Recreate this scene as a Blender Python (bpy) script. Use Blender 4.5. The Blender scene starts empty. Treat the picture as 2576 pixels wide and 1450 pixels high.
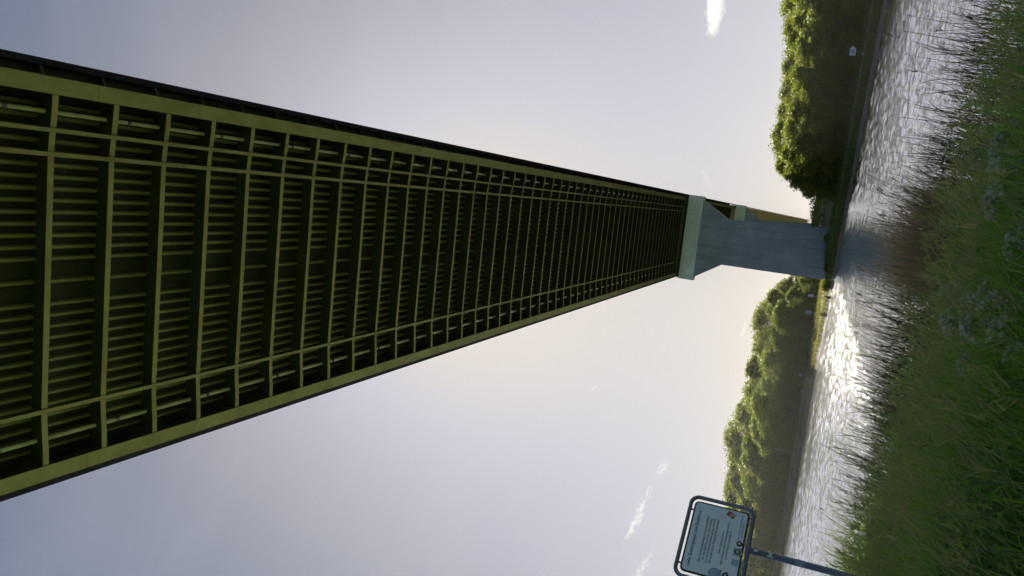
import bpy, math, random
import numpy as np
from math import sin, cos, tan, radians, pi, atan2, sqrt
from mathutils import Vector, Matrix, Euler

random.seed(7)
rng = np.random.default_rng(11)
scn = bpy.context.scene
col = scn.collection

# ------------------------------------------------------------------ camera
EYE = 4.2                                   # metres above the canal water
PITCH, ROLL = radians(21.57), radians(8.92)
F = Vector((0, cos(PITCH), sin(PITCH)))
R0 = Vector((1, 0, 0)); U0 = Vector((0, -sin(PITCH), cos(PITCH)))
RV = R0 * cos(ROLL) + U0 * sin(ROLL)        # right of the upright view
UV = U0 * cos(ROLL) - R0 * sin(ROLL)        # up of the upright view
cam_d = bpy.data.cameras.new("camera")
cam_d.sensor_fit = 'HORIZONTAL'; cam_d.sensor_width = 36.0
cam_d.lens = 36.0 * 1894.0 / 2576.0
cam_d.clip_start = 0.05; cam_d.clip_end = 20000
cam = bpy.data.objects.new("camera", cam_d); col.objects.link(cam)
X, Y, Z = -UV, RV, -F                       # the phone was held sideways: picture right is down
cam.matrix_world = Matrix(((X.x, Y.x, Z.x, 0), (X.y, Y.y, Z.y, 0), (X.z, Y.z, Z.z, EYE), (0, 0, 0, 1)))
scn.camera = cam

# ------------------------------------------------------------------ sun, sky, exposure
SUN_AZ, SUN_EL = radians(1.5), radians(27.8)
SUN_E = 5.0; SKY_S = 0.05; EXPO = 1.8
sd = Vector((sin(SUN_AZ) * cos(SUN_EL), cos(SUN_AZ) * cos(SUN_EL), sin(SUN_EL)))
sun_l = bpy.data.lights.new("sun", 'SUN'); sun_l.energy = SUN_E; sun_l.angle = radians(0.53)
sun_l.color = (1.0, 0.93, 0.80)
sun = bpy.data.objects.new("sun", sun_l); col.objects.link(sun)
sun.rotation_euler = sd.to_track_quat('Z', 'Y').to_euler()
sun.location = (0, 100, 120)
vs = scn.view_settings
vs.view_transform = 'Standard'; vs.look = 'None'; vs.gamma = 1.0; vs.exposure = EXPO
vs.use_curve_mapping = False

world = bpy.data.worlds.new("World"); scn.world = world; world.use_nodes = True


def azel(az, el):
    a, e = radians(az), radians(el)
    return Vector((sin(a) * cos(e), cos(a) * cos(e), sin(e)))


class NT:
    """small helper for building node trees"""
    def __init__(self, tree):
        self.t = tree; self.n = tree.nodes; self.l = tree.links; self.n.clear()

    def new(self, typ, **kw):
        nd = self.n.new(typ)
        for k, v in kw.items():
            setattr(nd, k, v)
        return nd

    def put(self, sock, val):
        if isinstance(val, bpy.types.NodeSocket):
            self.l.new(val, sock)
        elif val is not None:
            if isinstance(val, (tuple, list, Vector)) and sock.type == 'RGBA' and len(val) == 3:
                val = (*val, 1)
            sock.default_value = val

    def math(self, op, a, b=None, c=None, clamp=False):
        nd = self.new('ShaderNodeMath', operation=op, use_clamp=clamp)
        for s, v in zip(nd.inputs, (a, b, c)):
            self.put(s, v)
        return nd.outputs[0]

    def dot(self, v, vec):
        nd = self.new('ShaderNodeVectorMath', operation='DOT_PRODUCT')
        self.put(nd.inputs[0], v); self.put(nd.inputs[1], vec)
        return nd.outputs['Value']

    def mix(self, f, a, b, blend='MIX'):
        nd = self.new('ShaderNodeMix', data_type='RGBA', blend_type=blend)
        self.put(nd.inputs[0], f); self.put(nd.inputs[6], a); self.put(nd.inputs[7], b)
        return nd.outputs[2]

    def noise(self, vec, scale, detail=4, rough=0.55, distortion=0.0):
        nd = self.new('ShaderNodeTexNoise')
        if vec is not None:
            self.l.new(vec, nd.inputs['Vector'])
        nd.inputs['Scale'].default_value = scale; nd.inputs['Detail'].default_value = detail
        nd.inputs['Roughness'].default_value = rough; nd.inputs['Distortion'].default_value = distortion
        return nd.outputs[0]

    def mapping(self, vec, scale=(1, 1, 1), rot=(0, 0, 0), loc=(0, 0, 0)):
        nd = self.new('ShaderNodeMapping')
        self.l.new(vec, nd.inputs[0])
        nd.inputs['Scale'].default_value = scale; nd.inputs['Rotation'].default_value = rot
        nd.inputs['Location'].default_value = loc
        return nd.outputs[0]

    def ramp(self, f, *stops):
        nd = self.new('ShaderNodeValToRGB')
        self.put(nd.inputs[0], f)
        e = nd.color_ramp.elements
        while len(e) < len(stops):
            e.new(0.5)
        for k, (p, c) in zip(e, stops):
            k.position = p
            k.color = (*c, 1) if isinstance(c, tuple) else (c, c, c, 1)
        return nd.outputs[0]

    def maprange(self, v, a, b, c=0.0, d=1.0, smooth=True):
        nd = self.new('ShaderNodeMapRange', interpolation_type='SMOOTHSTEP' if smooth else 'LINEAR')
        self.put(nd.inputs[0], v)
        for i, x in enumerate((a, b, c, d)):
            nd.inputs[i + 1].default_value = x
        return nd.outputs[0]


w = NT(world.node_tree)
tc = w.new('ShaderNodeTexCoord').outputs['Generated']
sky = w.new('ShaderNodeTexSky', sky_type='NISHITA')
sky.sun_disc = False
sky.sun_elevation = SUN_EL; sky.sun_rotation = SUN_AZ
sky.altitude = 10; sky.air_density = 1.0; sky.dust_density = 1.5; sky.ozone_density = 1.2
# gain falls with brightness, which tones down the aureole round the sun
lum = w.dot(sky.outputs[0], (0.25, 0.65, 0.10))
gain = w.math('DIVIDE', 0.53, w.math('ADD', 1.0, w.math('MULTIPLY', lum, 0.080)))
sc_ = w.new('ShaderNodeVectorMath', operation='SCALE'); w.l.new(sky.outputs[0], sc_.inputs[0]); w.l.new(gain, sc_.inputs['Scale'])
bw = w.new('ShaderNodeCombineXYZ'); lg = w.math('MULTIPLY', lum, gain)
hi = w.maprange(lum, 14.0, 23.0, 0.0, 1.0)
for i_, (t0, t1) in enumerate(((0.955, 1.04), (0.972, 0.985), (1.14, 0.94))):
    w.l.new(w.math('MULTIPLY', lg, w.math('ADD', t0, w.math('MULTIPLY', hi, t1 - t0))), bw.inputs[i_])
colr = w.mix(w.maprange(lum, 3.0, 11.0, 0.0, 0.78), sc_.outputs[0], bw.outputs[0])
CLOUDS = [  # az, el, half length, half height (degrees), roll of the long axis, noise scale, edge noise, strength
    (22.4, 9.05, 2.6, 0.78, -3, 1.5, 0.55, 1.0),
    (-15.2, 9.25, 2.8, 0.36, -14, 3.2, 1.9, 0.55),
    (-11.4, 8.2, 0.8, 0.40, -30, 2.6, 1.9, 0.35),
    (-18.4, 8.2, 1.4, 0.36, -20, 2.8, 1.9, 0.4),
    (-0.4, 4.2, 0.8, 0.2, -5, 1.5, 1.2, 0.25),
    (-6.66, 14.2, 0.5, 0.045, -42, 1.0, 0.3, 0.4),
    (10.2, 8.3, 0.9, 0.3, 35, 1.8, 1.5, 0.12),
]
cloudsum = None
for az, el, sa, sb, rl, ns, ke, st in CLOUDS:
    c = azel(az, el)
    e1 = Vector((cos(radians(az)), -sin(radians(az)), 0)); e2 = e1.cross(c).normalized()
    if e2.z < 0:
        e2 = -e2
    ca, sb_ = cos(radians(rl)), sin(radians(rl))
    a1 = e1 * ca + e2 * sb_; a2 = e2 * ca - e1 * sb_
    da = w.math('DIVIDE', w.dot(tc, a1 - c * a1.dot(c)), sin(radians(sa)))
    # a dot of a tangent vector is measured from the centre direction
    db = w.math('DIVIDE', w.dot(tc, a2), sin(radians(sb)))
    q = w.math('SUBTRACT', w.math('SUBTRACT', 1.0, w.math('MULTIPLY', da, da)), w.math('MULTIPLY', db, db))
    cv = w.new('ShaderNodeCombineXYZ'); w.l.new(w.math('MULTIPLY', da, 1.6), cv.inputs[0]); w.l.new(w.math('MULTIPLY', db, 0.9), cv.inputs[1]); cv.inputs[2].default_value = az
    nz = w.noise(cv.outputs[0], ns, 7, 0.68, 0.9)
    q = w.math('ADD', q, w.math('MULTIPLY', w.math('SUBTRACT', nz, 0.55), ke * 3.0))
    m = w.maprange(q, 0.0, 0.9, 0.0, st)
    m = w.math('MULTIPLY', m, w.math('GREATER_THAN', w.dot(tc, c), 0.9))
    cloudsum = m if cloudsum is None else w.math('MAXIMUM', cloudsum, m)
# a thin veil of high haze that breaks up the even gradient
veil = w.maprange(w.noise(w.mapping(tc, (1.2, 1.2, 3.2)), 2.2, 5, 0.6, 0.6), 0.38, 0.8, 0.0, 0.10)
colr = w.mix(veil, colr, (4.1, 4.1, 4.4))
colr = w.mix(cloudsum, colr, (6.6, 6.4, 5.9))
bg = w.new('ShaderNodeBackground'); w.put(bg.inputs[0], colr); bg.inputs[1].default_value = SKY_S
wo = w.new('ShaderNodeOutputWorld'); w.l.new(bg.outputs[0], wo.inputs[0])

scn.render.engine = 'CYCLES'
scn.cycles.use_denoising = True
scn.cycles.max_bounces = 8
scn.cycles.diffuse_bounces = 4
scn.cycles.glossy_bounces = 3
scn.cycles.transmission_bounces = 4
scn.cycles.sample_clamp_indirect = 6.0
scn.cycles.blur_glossy = 0.3

HAZE = 0.000042

# ------------------------------------------------------------------ helpers


def tag(o, label=None, cat=None, group=None, kind=None):
    if label: o["label"] = label
    if cat: o["category"] = cat
    if group: o["group"] = group
    if kind: o["kind"] = kind
    return o


def empty(name, loc=(0, 0, 0), rz=0.0, parent=None):
    o = bpy.data.objects.new(name, None); col.objects.link(o)
    o.location = loc; o.rotation_euler = (0, 0, rz); o.empty_display_size = 0.3
    if parent: o.parent = parent
    return o


def obj(name, me, parent=None, loc=None, rot=None, scale=None):
    o = bpy.data.objects.new(name, me); col.objects.link(o)
    if parent: o.parent = parent
    if loc is not None: o.location = loc
    if rot is not None: o.rotation_euler = rot
    if scale is not None: o.scale = scale
    return o


class MB:
    """collects polygons of one mesh"""
    def __init__(self):
        self.v = []; self.f = []

    def poly(self, pts):
        i = len(self.v); self.v += [tuple(p) for p in pts]; self.f.append(tuple(range(i, i + len(pts))))

    def hexa(self, p):      # 8 points: bottom ring 0-3, top ring 4-7 (both counter-clockwise from above)
        i = len(self.v); self.v += [tuple(q) for q in p]
        for a in ((3, 2, 1, 0), (4, 5, 6, 7), (0, 1, 5, 4), (1, 2, 6, 5), (2, 3, 7, 6), (3, 0, 4, 7)):
            self.f.append(tuple(i + k for k in a))

    def box(self, x0, x1, y0, y1, z0, z1):
        self.hexa([(x0, y0, z0), (x1, y0, z0), (x1, y1, z0), (x0, y1, z0),
                   (x0, y0, z1), (x1, y0, z1), (x1, y1, z1), (x0, y1, z1)])

    def prism(self, outline, y0, y1):     # outline in x,z (counter-clockwise seen from -y), extruded along y
        n = len(outline); i = len(self.v)
        self.v += [(x, y0, z) for x, z in outline] + [(x, y1, z) for x, z in outline]
        self.f.append(tuple(range(i, i + n))); self.f.append(tuple(range(i + 2 * n - 1, i + n - 1, -1)))
        for k in range(n):
            k2 = (k + 1) % n
            self.f.append((i + k2, i + k, i + n + k, i + n + k2))

    def tube(self, pts, radii, seg=8, closed=False, caps=True):
        pts = [Vector(p) for p in pts]; n = len(pts)
        if not hasattr(radii, '__len__'): radii = [radii] * n
        base = len(self.v); prev = None
        for k, p in enumerate(pts):
            if closed: d = pts[(k + 1) % n] - pts[k - 1]
            else: d = pts[min(k + 1, n - 1)] - pts[max(k - 1, 0)]
            d.normalize()
            if prev is None:
                a = d.orthogonal().normalized()
            else:
                a = (prev - d * prev.dot(d))
                a = a.normalized() if a.length > 1e-6 else d.orthogonal().normalized()
            prev = a; b = d.cross(a)
            for s in range(seg):
                t = 2 * pi * s / seg
                self.v.append(tuple(p + (a * cos(t) + b * sin(t)) * radii[k]))
        rings = n if closed else n - 1
        for k in range(rings):
            for s in range(seg):
                s2 = (s + 1) % seg; k2 = (k + 1) % n
                self.f.append((base + k * seg + s, base + k * seg + s2, base + k2 * seg + s2, base + k2 * seg + s))
        if caps and not closed:
            self.f.append(tuple(base + s for s in range(seg))[::-1])
            self.f.append(tuple(base + (n - 1) * seg + s for s in range(seg)))

    def mesh(self, name, mat, smooth=False):
        me = bpy.data.meshes.new(name); me.from_pydata(self.v, [], self.f); me.update()
        if mat: me.materials.append(mat)
        if smooth: me.shade_smooth()
        return me

    def build(self, name, mat, parent=None, loc=None, smooth=False, **kw):
        return obj(name, self.mesh(name, mat, smooth), parent, loc, **kw)


def np_mesh(name, verts, faces, mat, tint=None, smooth=False):
    """verts (n,3), faces (m,k) all of one size"""
    me = bpy.data.meshes.new(name)
    verts = np.ascontiguousarray(verts, dtype=np.float32); faces = np.ascontiguousarray(faces, dtype=np.int32)
    m, k = faces.shape
    me.vertices.add(len(verts)); me.vertices.foreach_set('co', verts.ravel())
    me.loops.add(m * k); me.loops.foreach_set('vertex_index', faces.ravel())
    me.polygons.add(m); me.polygons.foreach_set('loop_start', np.arange(0, m * k, k, dtype=np.int32))
    me.update(calc_edges=True)
    if tint is not None:
        a = me.attributes.new('tint', 'FLOAT', 'POINT'); a.data.foreach_set('value', np.asarray(tint, dtype=np.float32))
    me.materials.append(mat)
    if smooth: me.shade_smooth()
    return me


# ------------------------------------------------------------------ materials
MATS = {}


def mat_new(name):
    m = bpy.data.materials.new(name); m.use_nodes = True; MATS[name] = m
    return m, NT(m.node_tree)


def finish(nt, shader, disp=None):
    o = nt.new('ShaderNodeOutputMaterial'); nt.l.new(shader, o.inputs[0])


def principled(nt, color, rough=0.6, normal=None, metallic=0.0, spec=None, ior=None):
    p = nt.new('ShaderNodeBsdfPrincipled')
    nt.put(p.inputs['Base Color'], color); nt.put(p.inputs['Roughness'], rough)
    p.inputs['Metallic'].default_value = metallic
    if spec is not None: p.inputs['Specular IOR Level'].default_value = spec
    if ior is not None: p.inputs['IOR'].default_value = ior
    if normal is not None: nt.l.new(normal, p.inputs['Normal'])
    return p.outputs[0]


def bump(nt, h, strength, dist):
    b = nt.new('ShaderNodeBump'); b.inputs['Strength'].default_value = strength
    b.inputs['Distance'].default_value = dist; nt.l.new(h, b.inputs['Height'])
    return b.outputs[0]


def simple(name, c, rough=0.6, var=0.15, scale=3.0, metallic=0.0, bstr=0.0, spec=None):
    m, nt = mat_new(name)
    o = nt.new('ShaderNodeTexCoord').outputs['Object']
    n = nt.noise(o, scale, 5, 0.6)
    dark = tuple(x * (1 - var) for x in c); lite = tuple(min(1, x * (1 + var)) for x in c)
    cc = nt.ramp(n, (0.3, dark), (0.7, lite))
    nrm = bump(nt, nt.noise(o, scale * 6, 4), bstr, 0.02) if bstr else None
    finish(nt, principled(nt, cc, rough, nrm, metallic, spec))
    return m


def steel_paint(name, c, stain):
    m, nt = mat_new(name)
    o = nt.new('ShaderNodeNewGeometry').outputs['Position']
    n1 = nt.noise(o, 0.35, 6, 0.65, 0.5); n2 = nt.noise(o, 4.0, 5, 0.6)
    cc = nt.ramp(n1, (0.28, tuple(x * 0.72 for x in c)), (0.5, c), (0.75, tuple(x * 1.22 for x in c)))
    cc = nt.mix(nt.maprange(nt.noise(nt.mapping(o, (1.0, 0.2, 1.0)), 1.1, 6, 0.7), 0.56, 0.72, 0, 0.75), cc, stain)
    cc = nt.mix(nt.maprange(nt.noise(nt.mapping(o, (3.0, 0.5, 3.0), loc=(3, 1, 5)), 1.6, 5, 0.7), 0.62, 0.70, 0, 0.5), cc, tuple(x * 1.6 for x in c))
    cc = nt.mix(nt.maprange(n2, 0.45, 0.8, 0, 0.22), cc, tuple(x * 0.5 for x in c))
    finish(nt, principled(nt, cc, 0.85, bump(nt, n2, 0.15, 0.01), spec=0.06))
    return m


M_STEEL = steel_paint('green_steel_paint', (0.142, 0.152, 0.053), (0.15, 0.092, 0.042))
M_WEB = steel_paint('recess_shade_web_paint', (0.028, 0.034, 0.017), (0.035, 0.025, 0.015))  # green darkened so the colour itself holds the shade of the deck recesses
M_RIB = steel_paint('shade_toned_rib_paint', (0.120, 0.130, 0.047), (0.12, 0.075, 0.035))  # girder paint toned down, shade up among the ribs put into the colour
M_RAIL = steel_paint('rail_steel_paint', (0.135, 0.143, 0.056), (0.14, 0.085, 0.038))
M_PIPE = simple('pipe_paint', (0.36, 0.37, 0.21), 0.7, 0.2, 2.0)
M_DARK = simple('dark_fitting', (0.03, 0.03, 0.03), 0.6)
M_EDGE = simple('dark_fascia', (0.014, 0.014, 0.02), 0.9, 0.3, 0.8, spec=0.05)


def concrete(name, c, streak=0.35):
    m, nt = mat_new(name)
    o = nt.new('ShaderNodeTexCoord').outputs['Object']
    n1 = nt.noise(o, 0.25, 6, 0.65)
    ns = nt.noise(nt.mapping(o, (1.4, 1.4, 0.05)), 1.0, 6, 0.7)
    cc = nt.ramp(n1, (0.3, tuple(x * 0.8 for x in c)), (0.7, tuple(x * 1.12 for x in c)))
    cc = nt.mix(nt.maprange(ns, 0.45, 0.75, 0, streak), cc, tuple(x * 0.5 for x in c))
    sp = nt.new('ShaderNodeTexVoronoi'); nt.l.new(o, sp.inputs['Vector']); sp.inputs['Scale'].default_value = 0.8
    dots = nt.math('LESS_THAN', sp.outputs['Distance'], 0.10)
    dots = nt.math('MULTIPLY', dots, nt.math('GREATER_THAN', nt.noise(o, 0.5, 2), 0.56))
    cc = nt.mix(dots, cc, (0.62, 0.62, 0.6))
    sx_ = nt.new('ShaderNodeSeparateXYZ'); nt.l.new(o, sx_.inputs[0])
    jl = nt.math('LESS_THAN', nt.math('FRACT', nt.math('DIVIDE', sx_.outputs[2], 3.1)), 0.022)
    jv = nt.math('LESS_THAN', nt.math('FRACT', nt.math('DIVIDE', sx_.outputs[0], 2.45)), 0.02)
    cc = nt.mix(nt.math('MULTIPLY', nt.math('MAXIMUM', jl, jv), 0.45), cc, tuple(x * 0.45 for x in c))
    pat = nt.noise(nt.mapping(o, (0.4, 0.4, 0.32)), 1.0, 1, 0.3)
    cc = nt.mix(nt.maprange(pat, 0.5, 0.62, 0, 0.28), cc, tuple(x * 0.68 for x in c))
    fine = nt.noise(o, 7.0, 5, 0.7)
    finish(nt, principled(nt, cc, 0.85, bump(nt, fine, 0.25, 0.03), spec=0.3))
    return m


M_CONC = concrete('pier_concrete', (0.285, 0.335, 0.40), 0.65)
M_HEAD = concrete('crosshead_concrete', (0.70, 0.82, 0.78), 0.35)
M_TAN = simple('approach_soffit_tan', (0.42, 0.30, 0.185), 0.8, 0.25, 0.15)  # mottled tan base colour of the approach soffit


def foliage(name, stops, trans, tfac=0.45, rough=0.55):
    """leaf or blade material; 'tint' (0..1) on each leaf picks its own colour"""
    m, nt = mat_new(name)
    at = nt.new('ShaderNodeAttribute', attribute_name='tint').outputs['Fac']
    oi = nt.new('ShaderNodeObjectInfo').outputs['Random']
    f = nt.math('ADD', at, nt.math('MULTIPLY', nt.math('SUBTRACT', oi, 0.5), 0.25), clamp=True)
    cc = nt.ramp(f, *stops)
    p = principled(nt, cc, rough, spec=0.08)
    tr = nt.new('ShaderNodeBsdfTranslucent')
    nt.put(tr.inputs[0], nt.mix(0.75, cc, trans))
    mx = nt.new('ShaderNodeMixShader'); mx.inputs[0].default_value = tfac
    nt.l.new(p, mx.inputs[1]); nt.l.new(tr.outputs[0], mx.inputs[2])
    finish(nt, mx.outputs[0])
    return m


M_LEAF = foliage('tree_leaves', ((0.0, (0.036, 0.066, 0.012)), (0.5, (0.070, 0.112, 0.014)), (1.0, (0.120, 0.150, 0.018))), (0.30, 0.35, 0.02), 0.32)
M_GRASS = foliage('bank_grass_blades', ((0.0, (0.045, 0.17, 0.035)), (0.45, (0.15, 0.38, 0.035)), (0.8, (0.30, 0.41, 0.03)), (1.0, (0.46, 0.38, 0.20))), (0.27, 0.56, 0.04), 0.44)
M_FARGRASS = foliage('far_bank_grass_blades', ((0.0, (0.10, 0.25, 0.06)), (0.45, (0.115, 0.125, 0.024)), (1.0, (0.36, 0.35, 0.22))), (0.2, 0.18, 0.03), 0.35)
M_REED = foliage('reed_blades', ((0.0, (0.03, 0.06, 0.022)), (0.6, (0.055, 0.085, 0.025)), (1.0, (0.13, 0.10, 0.05))), (0.12, 0.17, 0.03), 0.25)
M_DEAD = foliage('dead_reed_straw', ((0.0, (0.20, 0.15, 0.08)), (0.5, (0.30, 0.22, 0.13)), (1.0, (0.40, 0.31, 0.20))), (0.50, 0.36, 0.18), 0.42)
M_SEED = foliage('grass_seed_heads', ((0.0, (0.16, 0.26, 0.07)), (0.6, (0.28, 0.30, 0.11)), (1.0, (0.36, 0.30, 0.18))), (0.4, 0.45, 0.14), 0.42)
M_UMBEL = foliage('umbel_flowers', ((0.0, (0.52, 0.60, 0.36)), (0.5, (0.66, 0.72, 0.48)), (1.0, (0.78, 0.80, 0.62))), (0.55, 0.6, 0.38), 0.4)
M_STEM = simple('green_stem', (0.09, 0.13, 0.04), 0.6)
M_BARK = simple('bark', (0.075, 0.06, 0.045), 0.9, 0.3, 4.0, bstr=0.4)

# ------------------------------------------------------------------ layout of the canal
A = radians(7.8498)                                 # bearing of the bridge
LAT = Vector((cos(A), -sin(A), 0)); ALONG = Vector((sin(A), cos(A), 0))
FAR = [(260, -235), (52, 125), (30, 158), (8, 197), (-19, 251), (-122, 408), (-420, 860)]   # far waterline
NN = Vector((cos(radians(45)), sin(radians(45)), 0))            # towards the water on the near side
NE = Vector((-NN.y, NN.x, 0))


def far_q(x, y):
    """distance behind the far waterline (positive on land)"""
    best = 1e9; sg = 1
    for (ax, ay), (bx, by) in zip(FAR[:-1], FAR[1:]):
        dx, dy = bx - ax, by - ay
        t = max(0, min(1, ((x - ax) * dx + (y - ay) * dy) / (dx * dx + dy * dy)))
        px, py = ax + dx * t, ay + dy * t
        d = math.hypot(x - px, y - py)
        if d < best:
            best = d; sg = 1 if (dx * (y - ay) - dy * (x - ax)) < 0 else -1
    return best * sg


FARPROF = [(-3, -1.2), (0, 0.0), (1.2, 0.55), (3, 1.1), (6, 1.75), (9, 2.2), (14, 2.5), (22, 3.0), (40, 5.0), (75, 8.0), (150, 9.0), (6000, 9.0)]


def lerp_prof(q, prof):
    for (a, za), (b, zb) in zip(prof[:-1], prof[1:]):
        if q <= b:
            return za + (zb - za) * max(0, (q - a)) / (b - a)
    return prof[-1][1]


def far_z(x, y):
    return lerp_prof(far_q(x, y), FARPROF)


def far_shore_dist(az):
    dx, dy = sin(radians(az)), cos(radians(az))
    for (ax, ay), (bx, by) in zip(FAR[:-1], FAR[1:]):
        ex, ey = bx - ax, by - ay
        den = dx * ey - dy * ex
        if abs(den) < 1e-9: continue
        t = (ax * ey - ay * ex) / den; u = (ax * dy - ay * dx) / den
        if t > 0 and 0 <= u <= 1: return t
    return 400.0


NEARPROF = [(-6000, 2.5), (1.5, 2.5), (4, 2.45), (7, 2.05), (11, 1.25), (15, 0.55), (18, 0.12), (19.2, -0.1), (24, -1.4)]


def near_t(x, y):
    return x * NN.x + y * NN.y + 0.8 * sin((x * NE.x + y * NE.y) * 0.21) + 0.4 * sin((x * NE.x + y * NE.y) * 0.63 + 1)


def near_z(x, y):
    return lerp_prof(near_t(x, y), NEARPROF) + 0.05 * sin(x * 1.7) * sin(y * 1.3)


# ------------------------------------------------------------------ water
m, nt = mat_new('canal_water')
pos = nt.new('ShaderNodeNewGeometry').outputs['Position']
h2 = nt.noise(nt.mapping(pos, (1.9, 1.05, 1), (0, 0, radians(8))), 3.2, 3, 0.6, 0.4)
bn = bump(nt, h2, 1.0, 0.036)
body = principled(nt, (0.020, 0.028, 0.026), 0.08, bn, ior=1.45)
gl = nt.new('ShaderNodeBsdfGlossy'); nt.put(gl.inputs['Color'], (0.95, 0.96, 0.99)); gl.inputs['Roughness'].default_value = 0.06
nt.l.new(bn, gl.inputs['Normal'])
lw = nt.new('ShaderNodeLayerWeight'); lw.inputs['Blend'].default_value = 0.5; nt.l.new(bn, lw.inputs['Normal'])
fr = nt.math('ADD', nt.math('MULTIPLY', nt.math('POWER', lw.outputs['Facing'], 2.0), 1.05), 0.06, clamp=True)
mx = nt.new('ShaderNodeMixShader'); nt.l.new(fr, mx.inputs[0])
nt.l.new(body, mx.inputs[1]); nt.l.new(gl.outputs[0], mx.inputs[2])
finish(nt, mx.outputs[0])
# wind waves as real relief inside the part of the canal the camera can see
nr, na = 1300, 330
rr = 13.0 * (470.0 / 13.0) ** (np.arange(nr) / (nr - 1)); aa = np.radians(np.linspace(-25, 31, na))
RR, AA = np.meshgrid(rr, aa, indexing='ij')
GX, GY = RR * np.sin(AA), RR * np.cos(AA)
step = RR * np.log(470.0 / 13.0) / (nr - 1); lstep = RR * np.radians(56) / na
wr = np.random.default_rng(3)
HZ = np.zeros_like(GX)
for k in range(110):
    if k < 80:      # short crested chop
        lx_ = 0.40 * (1.6 / 0.40) ** wr.uniform(0, 1); ly_ = 1.1 * (5.0 / 1.1) ** wr.uniform(0, 1); sl = 0.0200
    else:           # longer wind waves that run along the line of sight
        lx_ = 1.6 * (9.0 / 1.6) ** wr.uniform(0, 1); ly_ = 0.7 * (3.2 / 0.7) ** wr.uniform(0, 1); sl = 0.0170
    kx = 2 * pi / lx_ * (1 if wr.uniform() < 0.62 else -1); ky = 2 * pi / ly_
    fade = np.clip((ly_ / step - 2.2) / 2.5, 0, 1) * np.clip((lx_ / lstep - 2.2) / 2.5, 0, 1)
    amp = sl / math.hypot(kx, ky)
    ph = kx * GX + ky * GY + wr.uniform(0, 6.28)
    HZ += fade * amp * (np.sin(ph) + 0.22 * np.sin(2 * ph + 1.0))
far = np.clip((RR - 75) / 60, 0, 1)
for k in range(30):     # longer waves of the open, windier far side
    lx_ = 2.0 * (9.0 / 2.0) ** wr.uniform(0, 1); ly_ = 2.6 * (8.0 / 2.6) ** wr.uniform(0, 1)
    kx = 2 * pi / lx_ * (1 if wr.uniform() < 0.5 else -1); ky = 2 * pi / ly_
    fade = np.clip((ly_ / step - 2.2) / 2.0, 0, 1) * np.clip((lx_ / lstep - 2.2) / 2.0, 0, 1)
    HZ += far * fade * 0.018 / math.hypot(kx, ky) * np.sin(kx * GX + ky * GY + wr.uniform(0, 6.28))
gust = 0.75 + 0.25 * np.sin(GX * 0.06 + 1.3 * np.sin(GY * 0.035)) * np.sin(GY * 0.045 + 1.1)
HZ *= gust * (1.0 + 0.5 * np.clip((RR - 45) / 80, 0, 1)) * (0.85 + 0.15 * np.clip((GX * NN.x + GY * NN.y - 24) / 50, 0, 1) + 0.35 * np.clip((np.degrees(AA) - 7) / 6, 0, 1))
V = np.stack([GX, GY, HZ], -1).reshape(-1, 3)
I = np.arange(nr * na).reshape(nr, na)
FF = np.stack([I[:-1, :-1], I[:-1, 1:], I[1:, 1:], I[1:, :-1]], -1).reshape(-1, 4)
nv = len(V)
V = np.concatenate([V, np.array([(-1500, -1500, -.22), (1500, -1500, -.22), (1500, 1500, -.22), (-1500, 1500, -.22)])])
FF = np.concatenate([FF[:, ::-1], [[nv, nv + 1, nv + 2, nv + 3]]])
tag(obj('canal_water', np_mesh('canal_water', V, FF, m, smooth=True)), 'rippled canal water glinting under the low sun', kind='structure')

# ------------------------------------------------------------------ far bank
m, nt = mat_new('far_bank_ground')
pos = nt.new('ShaderNodeNewGeometry').outputs['Position']
zz = nt.new('ShaderNodeSeparateXYZ'); nt.l.new(pos, zz.inputs[0]); z = zz.outputs[2]
nz = nt.noise(pos, 0.6, 5, 0.65)
zj = nt.math('ADD', z, nt.math('MULTIPLY', nt.math('SUBTRACT', nz, 0.5), 0.35))
grass = nt.ramp(nt.noise(pos, 0.25, 5, 0.6), (0.3, (0.05, 0.065, 0.02)), (0.7, (0.085, 0.09, 0.028)))
stone = nt.ramp(nt.noise(pos, 2.5, 4, 0.7), (0.3, (0.10, 0.085, 0.06)), (0.7, (0.30, 0.25, 0.19)))
pathc = nt.ramp(nz, (0.3, (0.26, 0.25, 0.22)), (0.7, (0.36, 0.35, 0.31)))
c = nt.mix(nt.maprange(zj, 0.55, 0.8), stone, grass)
pf = nt.math('MULTIPLY', nt.maprange(zj, 1.78, 1.86), nt.maprange(zj, 2.2, 2.12))
c = nt.mix(pf, c, pathc)
finish(nt, principled(nt, c, 0.9, bump(nt, nt.noise(pos, 3, 4), 0.6, 0.15), spec=0.2))
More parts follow.
